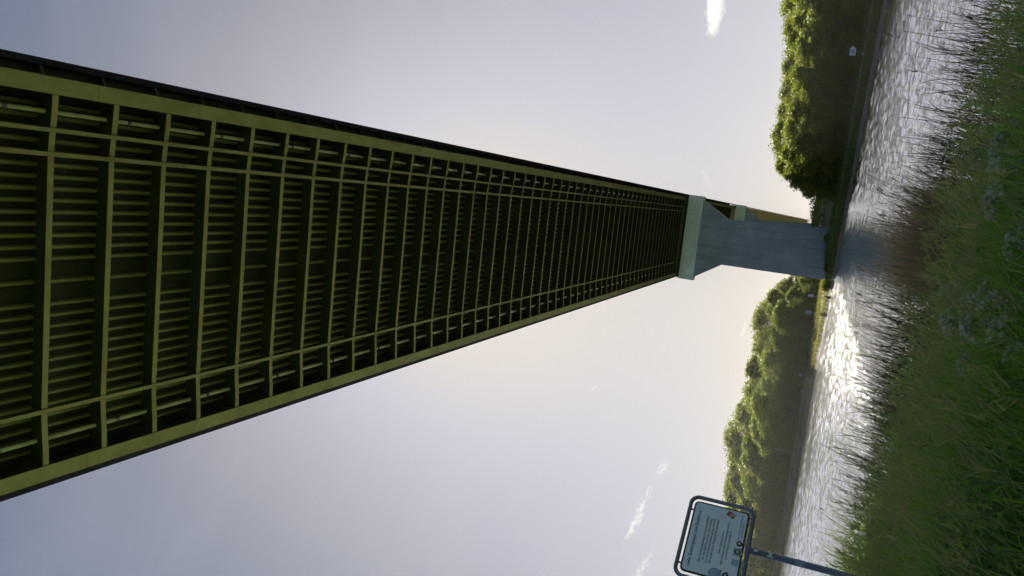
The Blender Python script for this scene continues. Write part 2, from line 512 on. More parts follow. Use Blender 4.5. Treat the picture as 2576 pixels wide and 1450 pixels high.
# loft the profile along a densified waterline
line = []
for (ax, ay), (bx, by) in zip(FAR[:-1], FAR[1:]):
    n = max(2, int(math.hypot(bx - ax, by - ay) / 6))
    line += [(ax + (bx - ax) * k / n, ay + (by - ay) * k / n) for k in range(n)]
line.append(FAR[-1])
for _ in range(4):
    line = [line[0]] + [((a[0] + 2 * b[0] + c_[0]) / 4, (a[1] + 2 * b[1] + c_[1]) / 4) for a, b, c_ in zip(line[:-2], line[1:-1], line[2:])] + [line[-1]]
V = []; FF = []
qs = [-3, -1, 0, 0.6, 1.2, 2, 3, 4.5, 6, 7.5, 9, 11, 14, 18, 22, 30, 40, 55, 75, 110, 150, 400, 1000]
for i, (x, y) in enumerate(line):
    a = line[max(0, i - 1)]; b = line[min(len(line) - 1, i + 1)]
    tx, ty = b[0] - a[0], b[1] - a[1]; ln = math.hypot(tx, ty)
    nx, ny = ty / ln, -tx / ln
    # fan the far ends to one direction so that the land does not fold
    k = np.array([nx, ny]); g = np.array([0.83, 0.56])
    for q in qs:
        f = min(1, max(0, (q - 30) / 60)); d = k * (1 - f) + g * f
        wob = 0.5 * sin(i * 0.9) * min(1, abs(q) / 3) + 0.25 * sin(i * 2.3)
        V.append((x + d[0] * (q + wob), y + d[1] * (q + wob), lerp_prof(q, FARPROF) + (0.12 * sin(i * 1.3 + q) if 1 < q < 80 else 0)))
nq = len(qs)
for i in range(len(line) - 1):
    for j in range(nq - 1):
        FF.append((i * nq + j, i * nq + j + 1, (i + 1) * nq + j + 1, (i + 1) * nq + j))
me = np_mesh('far_bank', np.array(V), np.array(FF), m, smooth=True)
tag(obj('far_bank', me), 'grassy far bank of the canal with a path and stone edge', kind='structure')

# ------------------------------------------------------------------ near bank
m, nt = mat_new('near_bank_ground')
pos = nt.new('ShaderNodeNewGeometry').outputs['Position']
c = nt.ramp(nt.noise(pos, 0.9, 6, 0.65), (0.3, (0.07, 0.11, 0.035)), (0.6, (0.11, 0.17, 0.045)), (0.8, (0.17, 0.14, 0.08)))
finish(nt, principled(nt, c, 0.95, bump(nt, nt.noise(pos, 5, 4), 0.7, 0.1), spec=0.15))
ts = [-1000, -300, -60, -20, -8, -3, 0, 1.5, 3, 4, 5, 6, 7, 8, 9, 10, 11, 12, 13, 14, 15, 16, 17, 18, 18.6, 19.2, 20, 22, 24]
es = [-1000, -700, -300, -120, -70] + list(range(-50, 81, 1)) + [100, 150, 300, 700, 1000]
V = []; FF = []
for e in es:
    for t in ts:
        tt = t - (0.8 * sin(e * 0.21) + 0.4 * sin(e * 0.63 + 1)) * (1 if t > -8 else 0)
        p = NN * tt + NE * e
        V.append((p.x, p.y, near_z(p.x, p.y)))
nt_ = len(ts)
for i in range(len(es) - 1):
    for j in range(nt_ - 1):
        FF.append((i * nt_ + j, (i + 1) * nt_ + j, (i + 1) * nt_ + j + 1, i * nt_ + j + 1))
tag(obj('near_bank', np_mesh('near_bank', np.array(V), np.array(FF), m, smooth=True)), 'overgrown near bank sloping to the canal', kind='structure')

# ------------------------------------------------------------------ the bridge
SLOPE = -0.00985; SOFFIT = EYE + 35.5
CX = -7.13                                      # centre line of the deck
S0, S1, S2, S3 = -30.0, 198.5, 300.0, 1400.0


def zs(s): return SOFFIT + SLOPE * s


bridge = empty('canal_bridge', (0, 0, 0), -A)
tag(bridge, 'high green steel girder bridge on flared concrete piers crossing the canal', 'bridge')


def longbox(mb, x0, x1, z0, z1, a, b):
    mb.hexa([(x0, a, zs(a) + z0), (x1, a, zs(a) + z0), (x1, b, zs(b) + z0), (x0, b, zs(b) + z0),
             (x0, a, zs(a) + z1), (x1, a, zs(a) + z1), (x1, b, zs(b) + z1), (x0, b, zs(b) + z1)])


DECK = 1.5
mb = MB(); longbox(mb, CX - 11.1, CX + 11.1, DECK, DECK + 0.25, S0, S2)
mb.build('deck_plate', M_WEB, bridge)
for sgn in (-1, 1):
    mb = MB(); x = CX + sgn * 11.03
    longbox(mb, x - 0.17, x + 0.17, 1.2, 2.3, S0, S3); mb.build('edge_beam', M_EDGE, bridge)
    g = CX + sgn * 9.87
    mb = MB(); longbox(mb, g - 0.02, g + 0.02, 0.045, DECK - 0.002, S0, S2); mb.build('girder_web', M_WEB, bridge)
    s = S0; k = 0
    while s < S2 - 1:
        e = min(s + 14.6, S2)
        mb = MB(); longbox(mb, g - 0.41, g + 0.41, 0.0, 0.045, s + 0.012, e - 0.012)
        mb.build('bottom_flange', M_STEEL, bridge); s = e
    for hx in (0,):
        pass
ribs = [0.0] + [sg * (1.2 + 0.6 * k) for k in range(14) for sg in (-1, 1)]
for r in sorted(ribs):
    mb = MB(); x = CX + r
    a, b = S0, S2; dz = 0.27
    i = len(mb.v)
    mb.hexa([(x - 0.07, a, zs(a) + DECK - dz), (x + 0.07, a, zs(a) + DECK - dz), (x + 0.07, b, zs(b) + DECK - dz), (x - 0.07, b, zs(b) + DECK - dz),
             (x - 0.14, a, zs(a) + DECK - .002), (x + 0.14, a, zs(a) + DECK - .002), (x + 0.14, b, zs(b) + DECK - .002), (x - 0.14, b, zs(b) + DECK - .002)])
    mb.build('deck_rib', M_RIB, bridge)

# cross beams: haunched plate girder with a bottom flange, one mesh shared by all
mb = MB()
xr, xl = CX + 9.44, CX - 9.44
prof = []
for k in range(25):
    t = k / 24; x = xl + (xr - xl) * t
    d = min(x - xl, xr - x)
    u = min(1, d / 2.9); hz = 0.06 + 0.23 * (u * u * (3 - 2 * u))
    prof.append((x, hz))
for (xa, za), (xb, zb) in zip(prof[:-1], prof[1:]):
    mb.hexa([(xa, -0.16, za), (xb, -0.16, zb), (xb, 0.16, zb), (xa, 0.16, za),
             (xa, -0.16, za + .03), (xb, -0.16, zb + .03), (xb, 0.16, zb + .03), (xa, 0.16, za + .03)])
cb_me = mb.mesh('cross_beam', M_STEEL)
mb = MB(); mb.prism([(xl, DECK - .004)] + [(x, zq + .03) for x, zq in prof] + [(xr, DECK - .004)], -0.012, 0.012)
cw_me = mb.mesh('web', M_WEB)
# cantilever bracket outside the girder
bk = {}
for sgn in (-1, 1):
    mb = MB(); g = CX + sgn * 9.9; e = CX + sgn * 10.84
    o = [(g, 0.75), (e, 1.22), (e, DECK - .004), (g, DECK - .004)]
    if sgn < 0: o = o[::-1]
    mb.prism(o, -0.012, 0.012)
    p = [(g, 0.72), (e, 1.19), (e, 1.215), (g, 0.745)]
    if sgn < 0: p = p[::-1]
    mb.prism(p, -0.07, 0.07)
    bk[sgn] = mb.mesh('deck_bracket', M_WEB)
STEP = 3.42
k0 = -16
k = k0
while 26.1 + STEP * k < S2 - 1.5:
    s = 26.1 + STEP * k
    if abs(s - 198.5) > 0.5:
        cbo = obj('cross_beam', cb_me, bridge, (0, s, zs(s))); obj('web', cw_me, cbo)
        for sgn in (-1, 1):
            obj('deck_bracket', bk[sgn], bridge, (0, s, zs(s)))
    k += 1
# inspection rails under the beams
for x, z0, z1, wd in ((-0.57, 0.28, 0.285, 0.11), (0.60, 0.13, 0.20, 0.10), (-13.72, 0.28, 0.285, 0.11)):
    mb = MB(); longbox(mb, x - wd, x + wd, z0 - .07, z0 - .045, S0, S1 - 3); longbox(mb, x - 0.015, x + 0.015, z0 - .045, z1, S0, S1 - 3)
    mb.build('inspection_rail', M_RAIL, bridge)
# pipes
clamp = MB(); clamp.tube([(0, -0.1, 0), (0, 0.1, 0)], 0.16, 10); clamp.box(-0.03, 0.03, -0.05, 0.05, 0.12, 0.62)
clamp_me = clamp.mesh('pipe_clamp', M_DARK)
for x in (1.50, -15.45):
    mb = MB(); mb.tube([(x, S0, zs(S0) + 0.85), (x, S1 - 3, zs(S1 - 3) + 0.85)], 0.115, 12)
    pp = mb.build('drain_pipe', M_PIPE, bridge, smooth=True)
    s = 26.2 - 3 * STEP + 1.3
    while s < 120:
        obj('pipe_clamp', clamp_me, pp, (x, s, zs(s) + 0.85)); s += 2 * STEP
# approach deck beyond the second pier: plain soffit
mb = MB(); longbox(mb, CX - 10.6, CX + 10.6, -0.3, DECK + 0.2, S2 + 0.6, S3)
mb.build('approach_deck', M_TAN, bridge)


def pier(s, base_z, flare=True):
    top = zs(s) - 0.95
    hd = top - 3.7
    p = None
    cw, cb = 5.8, 6.25
    if flare:
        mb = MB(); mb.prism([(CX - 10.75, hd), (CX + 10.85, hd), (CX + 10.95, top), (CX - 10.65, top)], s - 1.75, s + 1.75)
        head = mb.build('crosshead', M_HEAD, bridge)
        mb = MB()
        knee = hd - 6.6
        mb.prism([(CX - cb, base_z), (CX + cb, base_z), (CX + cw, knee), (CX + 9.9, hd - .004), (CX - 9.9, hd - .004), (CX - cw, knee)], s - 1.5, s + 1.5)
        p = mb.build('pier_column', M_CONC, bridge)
        for x in (CX - 9.87, CX + 9.87):
            mb = MB(); mb.box(x - .6, x + .6, s - .6, s + .6, top, top + 0.55); mb.box(x - .45, x + .45, s - .45, s + .45, top + .55, zs(s) - .01)
            mb.build('bearing', M_DARK, bridge)
        mb = MB()       # cross wall hanging between the girders above the support
        mb.box(CX - 9.8, CX + 9.8, s - .03, s + .03, zs(s) + .06, zs(s) + DECK - .01)
        mb.build('support_diaphragm', M_STEEL, bridge)
        # little inspection railing on the end of the crosshead
        mb = MB(); xe = CX - 10.5
        for yy in (-1.6, -0.5, 0.6):
            mb.tube([(xe, s + yy, top), (xe, s + yy, top + .62)], .03, 5)
        for zz_ in (.32, .62):
            mb.tube([(xe, s - 1.6, top + zz_), (xe, s + .6, top + zz_)], .025, 5)
        mb.build('inspection_railing', M_PIPE, bridge)
    else:
        mb = MB(); mb.prism([(CX - cb, base_z), (CX + cb, base_z), (CX + cw, zs(s) - .31), (CX - cw, zs(s) - .31)], s - 1.5, s + 1.5)
        p = mb.build('pier_column', M_CONC, bridge)
    return p


pier(198.5, 1.2); pier(301.5, 2.0)
for s in range(404, 1400, 102): pier(s, 2.0, False)

# ------------------------------------------------------------------ trees


def rand_rot(n):
    q = rng.normal(size=(n, 4)); q /= np.linalg.norm(q, axis=1)[:, None]
    w_, x, y, z_ = q.T
    return np.stack([np.stack([1 - 2 * (y * y + z_ * z_), 2 * (x * y - z_ * w_), 2 * (x * z_ + y * w_)], 1),
                     np.stack([2 * (x * y + z_ * w_), 1 - 2 * (x * x + z_ * z_), 2 * (y * z_ - x * w_)], 1),
                     np.stack([2 * (x * z_ - y * w_), 2 * (y * z_ + x * w_), 1 - 2 * (x * x + y * y)], 1)], 1)


LEAFQ = np.array([(-0.5, 0, 0), (0, -0.32, 0.06), (0.5, 0, 0), (0, 0.32, 0.06)])


def leaf_cloud(centres, size, tint):
    n = len(centres)
    M = rand_rot(n)
    sz = size * rng.uniform(0.6, 1.35, n)
    q = LEAFQ[None] * sz[:, None, None]
    v = np.einsum('nij,nkj->nki', M, q) + centres[:, None, :]
    f = np.arange(n * 4).reshape(n, 4)
    return v.reshape(-1, 3), f, np.repeat(tint, 4)


def crown_points(n, height, rad, low, lobes):
    """leaf positions in many small clumps that sit on an uneven crown envelope"""
    ph = rng.uniform(0, 6.28, 6)

    def env(th, u):         # radius of the envelope at bearing th and height share u
        base_r = np.where(u < 0.45, 0.80 + 0.20 * np.sin(u / 0.45 * pi / 2), np.sqrt(np.clip(1 - ((u - 0.45) / 0.56) ** 2, 0.0, 1)))
        return rad * base_r * (1 + 0.16 * np.sin(2 * th + ph[0] + 3 * u) + 0.11 * np.sin(3 * th + ph[1] - 5 * u) + 0.09 * np.sin(5 * th + ph[2] + 9 * u))

    u = rng.uniform(0.02, 1.0, lobes) ** 0.85; th = rng.uniform(0, 2 * pi, lobes)
    er = env(th, u); ins = rng.uniform(0.62, 1.0, lobes); r = rad * rng.uniform(0.10, 0.25, lobes)
    L = np.stack([np.cos(th) * er * ins, np.sin(th) * er * ins, low + (height - low) * u - 0.5 * r, r], 1)
    L[0] = (0, 0, height - 0.25 * rad, 0.26 * rad)
    m_ = int(n * 0.8)
    wgt = L[:, 3] ** 2; idx = rng.choice(lobes, m_, p=wgt / wgt.sum())
    d = rng.normal(size=(m_, 3)); d /= np.linalg.norm(d, axis=1)[:, None]
    p = L[idx, :3] + d * (L[idx, 3] * rng.uniform(0, 1, m_) ** 0.4 * (1 + 0.22 * rng.normal(size=m_)))[:, None] * np.array([1, 1, 0.8])
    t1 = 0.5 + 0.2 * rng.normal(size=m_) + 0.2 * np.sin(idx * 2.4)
    k = n - m_              # inner leaves that close the crown
    u = rng.uniform(0, 0.97, k); th = rng.uniform(0, 2 * pi, k); rr = env(th, u) * rng.uniform(0.35, 0.95, k)
    p2 = np.stack([np.cos(th) * rr, np.sin(th) * rr, low + (height - low) * u * 0.96], 1)
    stray = rng.uniform(size=m_) < 0.18
    p[stray] += rng.normal(size=(stray.sum(), 3)) * 0.07 * rad
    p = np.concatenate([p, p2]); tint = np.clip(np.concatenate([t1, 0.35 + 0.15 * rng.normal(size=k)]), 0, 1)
    keep = p[:, 2] > 0.15
    return p[keep], tint[keep], L


def make_tree_meshes(seed, height, rad, low, lobes, n, leaf):
    global rng
    rng = np.random.default_rng(seed)
    p, t, L = crown_points(n, height, rad, low, lobes)
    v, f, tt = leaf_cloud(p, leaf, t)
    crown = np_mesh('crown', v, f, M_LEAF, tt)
    mb = MB()
    r0 = 0.022 * height
    pts = [(0, 0, -0.8), (0.05, 0.02, height * .12), (0.15, -0.1, height * .35), (0.05, .1, height * .6), (0, 0, height * .85)]
    mb.tube(pts, [r0 * 1.25, r0, r0 * .8, r0 * .5, r0 * .12], 8)
    for k in range(7):
        x, y, z_, r = L[rng.integers(len(L))]
        z0 = max(height * .15, min(z_ - 0.5 * sqrt(x * x + y * y), height * .7))
        mb.tube([(0.1, 0, z0), (x * .45, y * .45, z0 + (z_ - z0) * .4), (x, y, z_)], [r0 * .5, r0 * .3, r0 * .08], 6)
    return crown, mb.mesh('trunk', M_BARK, True)


TREES = [make_tree_meshes(100 + i, 14.0, *a) for i, a in enumerate([
    (5.6, 0.0, 150, 24000, 0.36), (5.0, 0.3, 120, 22000, 0.36), (6.2, 0.0, 170, 25000, 0.36),
    (4.8, 0.0, 120, 21000, 0.34), (5.8, 0.2, 140, 24000, 0.38), (6.8, 0.0, 190, 27000, 0.36)])]


def tree(az, dist, top_el, var, label, group, widen=1.0, rz=None, name='broadleaf_tree', h=None):
    x, y = dist * sin(radians(az)), dist * cos(radians(az))
    gz = far_z(x, y)
    if h is None: h = EYE + dist * tan(radians(top_el)) - gz
    sc = h / 14.0
    o = empty(name, (x, y, gz - 0.1), random.uniform(0, 6.28) if rz is None else rz)
    o.scale = (sc * widen, sc * widen, sc)
    obj('crown', TREES[var][0], o); obj('trunk', TREES[var][1], o)
    tag(o, label, 'tree', group)
    return o


ORD = ['first', 'second', 'third', 'fourth', 'fifth', 'sixth', 'seventh', 'eighth', 'ninth', 'tenth', 'eleventh', 'twelfth', 'thirteenth', 'fourteenth', 'fifteenth', 'sixteenth']
GR = 'trees on the far bank past the open side of the bridge'
GL = 'trees on the far bank on the sun glint side of the bridge'
# bearing, metres behind the waterline, elevation of the top, crown, widening; from the bridge outwards
RIGHTF = [(10.25, 17, 1.9, 3, 1.0), (11.3, 18, 3.0, 4, 1.05), (12.6, 19, 3.45, 1, 1.2), (14.2, 19, 3.6, 2, 1.2), (15.9, 18, 3.4, 0, 1.25),
          (17.7, 19, 3.6, 5, 1.2), (19.6, 18, 3.5, 4, 1.3), (21.6, 18, 3.9, 1, 1.3), (23.8, 18, 4.2, 0, 1.3)]
RIGHTB = [(11.9, 30, 3.75, 1, 1.2), (13.6, 32, 4.25, 5, 1.2), (15.0, 33, 4.1, 0, 1.2), (16.8, 32, 4.15, 2, 1.2), (18.6, 32, 4.2, 4, 1.2), (20.7, 31, 4.45, 1, 1.25),
          (22.6, 31, 4.75, 2, 1.25), (24.8, 31, 5.0, 0, 1.3)]
LEFTF = [(3.75, 36, 1.05, 5, 1.2), (2.5, 38, 1.75, 1, 1.2), (1.1, 40, 2.45, 4, 1.2), (-0.4, 40, 2.35, 0, 1.25), (-2.2, 36, 2.75, 2, 1.3), (-3.9, 28, 2.5, 3, 1.5), (-5.4, 25, 2.95, 5, 1.3), (-7.0, 25, 2.75, 1, 1.5),
         (-8.7, 26, 3.05, 0, 1.4), (-10.6, 26, 2.75, 2, 1.4), (-12.4, 26, 2.75, 4, 1.4), (-14.3, 26, 2.85, 5, 1.4), (-16.4, 27, 2.7, 1, 1.5), (-18.6, 27, 2.75, 0, 1.5), (-20.8, 27, 2.75, 2, 1.5)]
LEFTB = [(3.1, 52, 2.3, 3, 1.3), (1.9, 56, 3.0, 0, 1.3), (0.5, 60, 3.75, 2, 1.25), (-1.2, 60, 3.45, 4, 1.3), (-3.0, 56, 3.65, 1, 1.35), (-4.7, 53, 3.55, 5, 1.3), (-6.3, 55, 3.85, 0, 1.3),
         (-8.1, 58, 4.35, 2, 1.25), (-10.0, 58, 3.85, 4, 1.35), (-11.8, 61, 3.8, 1, 1.35), (-13.7, 62, 3.6, 0, 1.35), (-15.6, 64, 3.5, 5, 1.35), (-17.6, 64, 3.5, 2, 1.4), (-19.8, 64, 3.4, 1, 1.4)]
for lst, grp, row, side in ((RIGHTF, GR, 'front row', 'shaded side'), (RIGHTB, GR, 'back row', 'shaded side'),
                            (LEFTF, GL, 'front row', 'sun glint side'), (LEFTB, GL, 'back row', 'sun glint side')):
    for i, (az, q, el, v, wd) in enumerate(lst):
        tree(az, far_shore_dist(az) + q, el, v, f'broadleaf tree, {ORD[i]} from the pier in the {row} on the {side}', grp, wd)
tree(9.1, 420, 0.62, 0, 'hazy distant tree low beside the far end of the bridge deck', 'distant trees past the bridge', 1.4)
tree(8.45, 450, 0.42, 2, 'smaller distant tree almost under the far bridge deck', 'distant trees past the bridge', 1.4)

# undergrowth that closes the wood under the crowns
P = []
for az in np.arange(-23, 27, 0.08):
    if 4.6 < az < 6.6: continue
    for rep_ in range(9):
        a_ = az + random.uniform(-.05, .05); q = (random.uniform(48, 150) if az < 9.6 else random.uniform(12, 34)) if az > 5 else random.uniform(28 if az > -4 else 14, 66); dd = far_shore_dist(a_) + q
        hh_ = random.uniform(0.1, 1.0) ** 0.7 * (2.2 + 2.0 * (q > 20) + 2.5 * (q > 34))
        if 6.6 <= az < 9.6: hh_ *= 0.35
        hh_ *= 0.55 + 0.45 * sin(az * 2.1 + 1.7 * sin(az * .9))
        x_, y_ = dd * sin(radians(a_)), dd * cos(radians(a_)); zb_ = far_z(x_, y_)
        for kk in range(3):
            P.append((x_ + random.gauss(0, .5), y_ + random.gauss(0, .5), zb_ + hh_ * random.random()))
P = np.array(P); rng = np.random.default_rng(77)
v, f, tt = leaf_cloud(P, 0.75, np.clip(0.35 + 0.2 * rng.normal(size=len(P)), 0, 1))
tag(obj('undergrowth', np_mesh('undergrowth', v, f, M_LEAF, tt)), 'dark undergrowth filling the wood below the crowns', 'undergrowth', kind='stuff')

# ------------------------------------------------------------------ foreground vegetation


def blades(base, height, width, lean, tint, bend=0.35, seg=3, droop=0.12):
    """tapered ribbons; base (n,3), lean (n,2) horizontal tip offset as share of height"""
    n = len(base)
    th = rng.uniform(0, 2 * pi, n); wx, wy = np.cos(th), np.sin(th)
    lev = np.linspace(0, 1, seg + 1)
    V_ = []
    for t in lev:
        off = lean * (height * (t ** (1 + bend * 2)))[:, None]
        z_ = height * t * (1 - droop * t * np.linalg.norm(lean, axis=1))
        c_ = base + np.stack([off[:, 0], off[:, 1], z_], 1)
        wv_ = width * (1 - t ** 1.6) * 0.5 + 0.0006
        s_ = np.stack([wx * wv_, wy * wv_, np.zeros(n)], 1)
        V_ += [c_ - s_, c_ + s_]
    v = np.stack(V_, 1).reshape(-1, 3)
    k = 2 * (seg + 1)
    f = np.concatenate([np.stack([np.arange(n) * k + 2 * j, np.arange(n) * k + 2 * j + 1, np.arange(n) * k + 2 * j + 3, np.arange(n) * k + 2 * j + 2], 1) for j in range(seg)])
    return v, f, np.repeat(tint, k)


def vnoise(x, y, s, seed=0):
    return 0.5 + 0.25 * (np.sin(x * s + 1.3 * seed + 1.7 * np.sin(y * s * 0.7 + seed)) + np.sin(y * s * 1.1 + 2.1 * seed + 1.3 * np.sin(x * s * 0.8)))


near_z_v = np.vectorize(near_z); near_t_v = np.vectorize(near_t)


def scatter(n, dmin, dmax, tmin, tmax, az0=-24, az1=30, power=1.4):
    az = np.radians(rng.uniform(az0, az1, n)); d = dmin + (dmax - dmin) * rng.uniform(0, 1, n) ** power
    x, y = d * np.sin(az), d * np.cos(az)
    t = near_t_v(x, y); k = (t > tmin) & (t < tmax)
    return x[k], y[k], t[k], d[k]


rng = np.random.default_rng(5)
WIND = np.array([0.30, 0.06])
cx_, cy_, t, d = scatter(9600, 3.4, 42, 1.0, 18.0, power=1.3)
nb = 16
x = np.repeat(cx_, nb); y = np.repeat(cy_, nb); d = np.repeat(d, nb); n = len(x)
th = rng.uniform(0, 2 * pi, n); rad_ = rng.uniform(0, 1, n) ** 0.6
tuft_h = (0.26 + 0.75 * vnoise(cx_, cy_, 0.9, 1) + 0.20 * rng.normal(size=len(cx_))).clip(0.2, 1.3)
tuft_t = (-0.12 + 0.98 * vnoise(cx_, cy_, 0.8, 3) + 0.20 * rng.normal(size=len(cx_))).clip(0, 0.9)
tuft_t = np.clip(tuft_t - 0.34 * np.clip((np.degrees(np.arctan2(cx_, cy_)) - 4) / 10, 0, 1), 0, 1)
hgt = np.repeat(tuft_h, nb) * rng.uniform(0.6, 1.15, n) * (1 - 0.35 * np.clip((d - 24) / 12, 0, 1))
tint = (np.repeat(tuft_t, nb) + 0.07 * rng.normal(size=n)).clip(0, 0.92)
tint = np.where(rng.uniform(size=n) < 0.035, 1.0, tint)
x = x + np.cos(th) * rad_ * 0.11; y = y + np.sin(th) * rad_ * 0.11
base = np.stack([x, y, near_z_v(x, y) - 0.03], 1)
lean = np.stack([np.cos(th), np.sin(th)], 1) * (rad_ * 0.55)[:, None] + WIND * rng.uniform(0.2, 1.5, (n, 1)) + rng.normal(size=(n, 2)) * 0.12
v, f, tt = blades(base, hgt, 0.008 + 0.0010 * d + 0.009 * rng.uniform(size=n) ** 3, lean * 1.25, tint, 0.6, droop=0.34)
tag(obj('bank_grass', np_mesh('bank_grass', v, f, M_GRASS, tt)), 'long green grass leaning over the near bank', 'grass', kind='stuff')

# drooping seed heads on thin stalks
x, y, t, d = scatter(5200, 4, 34, 1.2, 18)
n = len(x); hgt = rng.uniform(0.75, 1.25, n); lean = WIND * rng.uniform(0.4, 1.5, (n, 1)) + rng.normal(size=(n, 2)) * 0.15
base = np.stack([x, y, near_z_v(x, y)], 1)
tint = rng.uniform(0, 1, n)
v1, f1, t1 = blades(base, hgt, np.full(n, 0.006) + 0.0004 * d, lean, tint)
tip = base + np.stack([lean[:, 0] * hgt, lean[:, 1] * hgt, hgt * (1 - 0.12 * np.linalg.norm(lean, axis=1))], 1)
v2, f2, t2 = [], [], []
for k in range(5):      # a brush of short bristles that droops along the wind
    b2 = tip + np.stack([lean[:, 0], lean[:, 1], np.zeros(n)], 1) * 0.05 * k - np.array([0, 0, 0.004 * k * k])
    vv, ff, t_ = blades(b2, rng.uniform(0.05, 0.11, n), np.full(n, 0.010) + 0.0006 * d, lean * 2.2 + rng.normal(size=(n, 2)) * 0.6, tint, seg=1)
    f2.append(ff + sum(len(q) for q in v2)); v2.append(vv); t2.append(t_)
v = np.concatenate([v1] + v2); o1 = len(v1)
f = np.concatenate([f1] + [q + o1 for q in f2]); tt = np.concatenate([t1] + t2)
tag(obj('seed_head_grass', np_mesh('seed_head_grass', v, f, M_SEED, tt)), 'drooping grass seed heads among the bank grass', 'grass', kind='stuff')


def reeds(name, n, dmin, dmax, tmin, tmax, h0, h1, matl, label, az0=-24, az1=30, leafy=3, plume=0.015, wmul=1.0, dens=None, leanmul=1.0):
    x, y, t, d = scatter(n, dmin, dmax, tmin, tmax, az0, az1, 1.0)
    if dens is not None:
        k = rng.uniform(size=len(x)) < dens(x, y); x, y, t, d = x[k], y[k], t[k], d[k]
    m_ = len(x); hgt = rng.uniform(h0, h1, m_) * (1 - 0.38 * np.clip((d - 26) / 12, 0, 1)) * (0.75 + 0.4 * vnoise(x, y, 0.9, 6))
    lean = (WIND * rng.uniform(0.1, 1.3, (m_, 1)) + rng.normal(size=(m_, 2)) * 0.10) * leanmul
    base = np.stack([x, y, np.maximum(near_z_v(x, y), -0.25)], 1)
    tint = rng.uniform(0, 1, m_)
    parts = [blades(base, hgt, (0.009 + 0.0006 * d) * wmul, lean, tint, 0.2)]
    for k in range(leafy):
        a = rng.uniform(0.15, 0.75, m_)
        off = lean * (hgt * a ** 1.4)[:, None]
        b = base + np.stack([off[:, 0], off[:, 1], hgt * a * (1 - 0.12 * a * np.linalg.norm(lean, axis=1))], 1)
        l2 = WIND * 0.9 + rng.normal(size=(m_, 2)) * 0.26
        parts.append(blades(b, rng.uniform(0.35, 0.8, m_), (0.010 + 0.0003 * d) * wmul, l2, np.clip(tint + rng.normal(size=m_) * .1, 0, 1), 0.5))
    if plume > 0:
        k = rng.uniform(size=m_) < plume; mk = k.sum()
        tip = base[k] + np.stack([lean[k, 0] * hgt[k], lean[k, 1] * hgt[k], hgt[k] * (1 - 0.12 * np.linalg.norm(lean[k], axis=1))], 1)
        for j in range(7):
            b = tip - np.array([0, 0, 0.02 * j]) - np.stack([lean[k, 0], lean[k, 1], np.zeros(mk)], 1) * 0.02 * j
            parts.append(blades(b, rng.uniform(0.07, 0.15, mk), np.full(mk, 0.012) + 0.0006 * d[k], WIND * 3 + rng.normal(size=(mk, 2)) * 0.7, np.full(mk, 1.0), 0.6, seg=2))
    V_, F3, F4, T_ = [], [], [], []; o_ = 0; FS = []
    for v_, f_, t_ in parts:
        FS.append(f_ + o_); V_.append(v_); T_.append(t_); o_ += len(v_)
    return tag(obj(name, np_mesh(name, np.concatenate(V_), np.concatenate(FS), matl, np.concatenate(T_))), label, 'reeds', kind='stuff')


reeds('waterside_reeds', 16000, 13, 46, 15.2, 21.4, 1.4, 3.3, M_REED, 'thin dark reeds standing along the near water edge',
      dens=lambda x, y: 0.22 + 0.78 * (vnoise(x, y, 0.8, 2) > 0.45))
reeds('dead_reeds', 3600, 13, 34, 14.5, 20.6, 1.6, 2.9, M_DEAD, 'brown dead reed stalks bunched before the bridge reflection', az0=3.5, az1=9.5, leafy=2, plume=0.02, leanmul=1.3)

# ------------------------------------------------------------------ broad-leaved weeds in the grass
M_WEED = foliage('weed_leaves', ((0.0, (0.06, 0.17, 0.05)), (0.5, (0.11, 0.26, 0.06)), (1.0, (0.20, 0.32, 0.06))), (0.28, 0.52, 0.06), 0.5)
rng = np.random.default_rng(41)
cx_, cy_, t, d = scatter(2700, 4.5, 30, 1.4, 16.5, power=1.1)
keep = vnoise(cx_, cy_, 0.55, 9) > 0.44; cx_, cy_ = cx_[keep], cy_[keep]
nl = 26; n = len(cx_) * nl
px_, py_ = np.repeat(cx_, nl), np.repeat(cy_, nl); lev = rng.uniform(0.15, 1.0, n); th = rng.uniform(0, 2 * pi, n)
hp = np.repeat(rng.uniform(0.35, 0.85, len(cx_)), nl)
rr_ = 0.05 + 0.12 * (1 - lev) * rng.uniform(0.5, 1.3, n)
ox, oy = np.cos(th), np.sin(th)
bx, by, bz = px_ + ox * 0.02, py_ + oy * 0.02, near_z_v(px_, py_) + hp * lev
ln = rng.uniform(0.10, 0.25, n); wd = ln * rng.uniform(0.28, 0.45, n); up = rng.uniform(-0.25, 0.55, n)
P0 = np.stack([bx, by, bz], 1); dv = np.stack([ox * np.cos(up), oy * np.cos(up), np.sin(up)], 1); sv = np.stack([-oy, ox, np.zeros(n)], 1)
Vw = np.stack([P0, P0 + dv * (ln * .5)[:, None] + sv * (wd * .5)[:, None] + np.array([0, 0, .012]), P0 + dv * ln[:, None] - np.array([0, 0, .02]), P0 + dv * (ln * .5)[:, None] - sv * (wd * .5)[:, None] + np.array([0, 0, .012])], 1).reshape(-1, 3)
tag(obj('leafy_weeds', np_mesh('leafy_weeds', Vw, np.arange(n * 4).reshape(n, 4), M_WEED, np.repeat(rng.uniform(0, 1, n), 4))), 'broad leaved weeds growing through the bank grass', 'weeds', kind='stuff')

# ------------------------------------------------------------------ white umbel plants


def pix_ray(ix, iy):
    d = F * 1894.0 + RV * (725 - iy) + UV * (1288 - ix)
    return d.normalized()


def on_near(ix, iy, above):
    d = pix_ray(ix, iy); p = Vector((0, 0, EYE)); t = 2.0
    while t < 60:
        q = p + d * t
        if q.z < near_z(q.x, q.y) + above: return q
        t += 0.05
    return p + d * 20


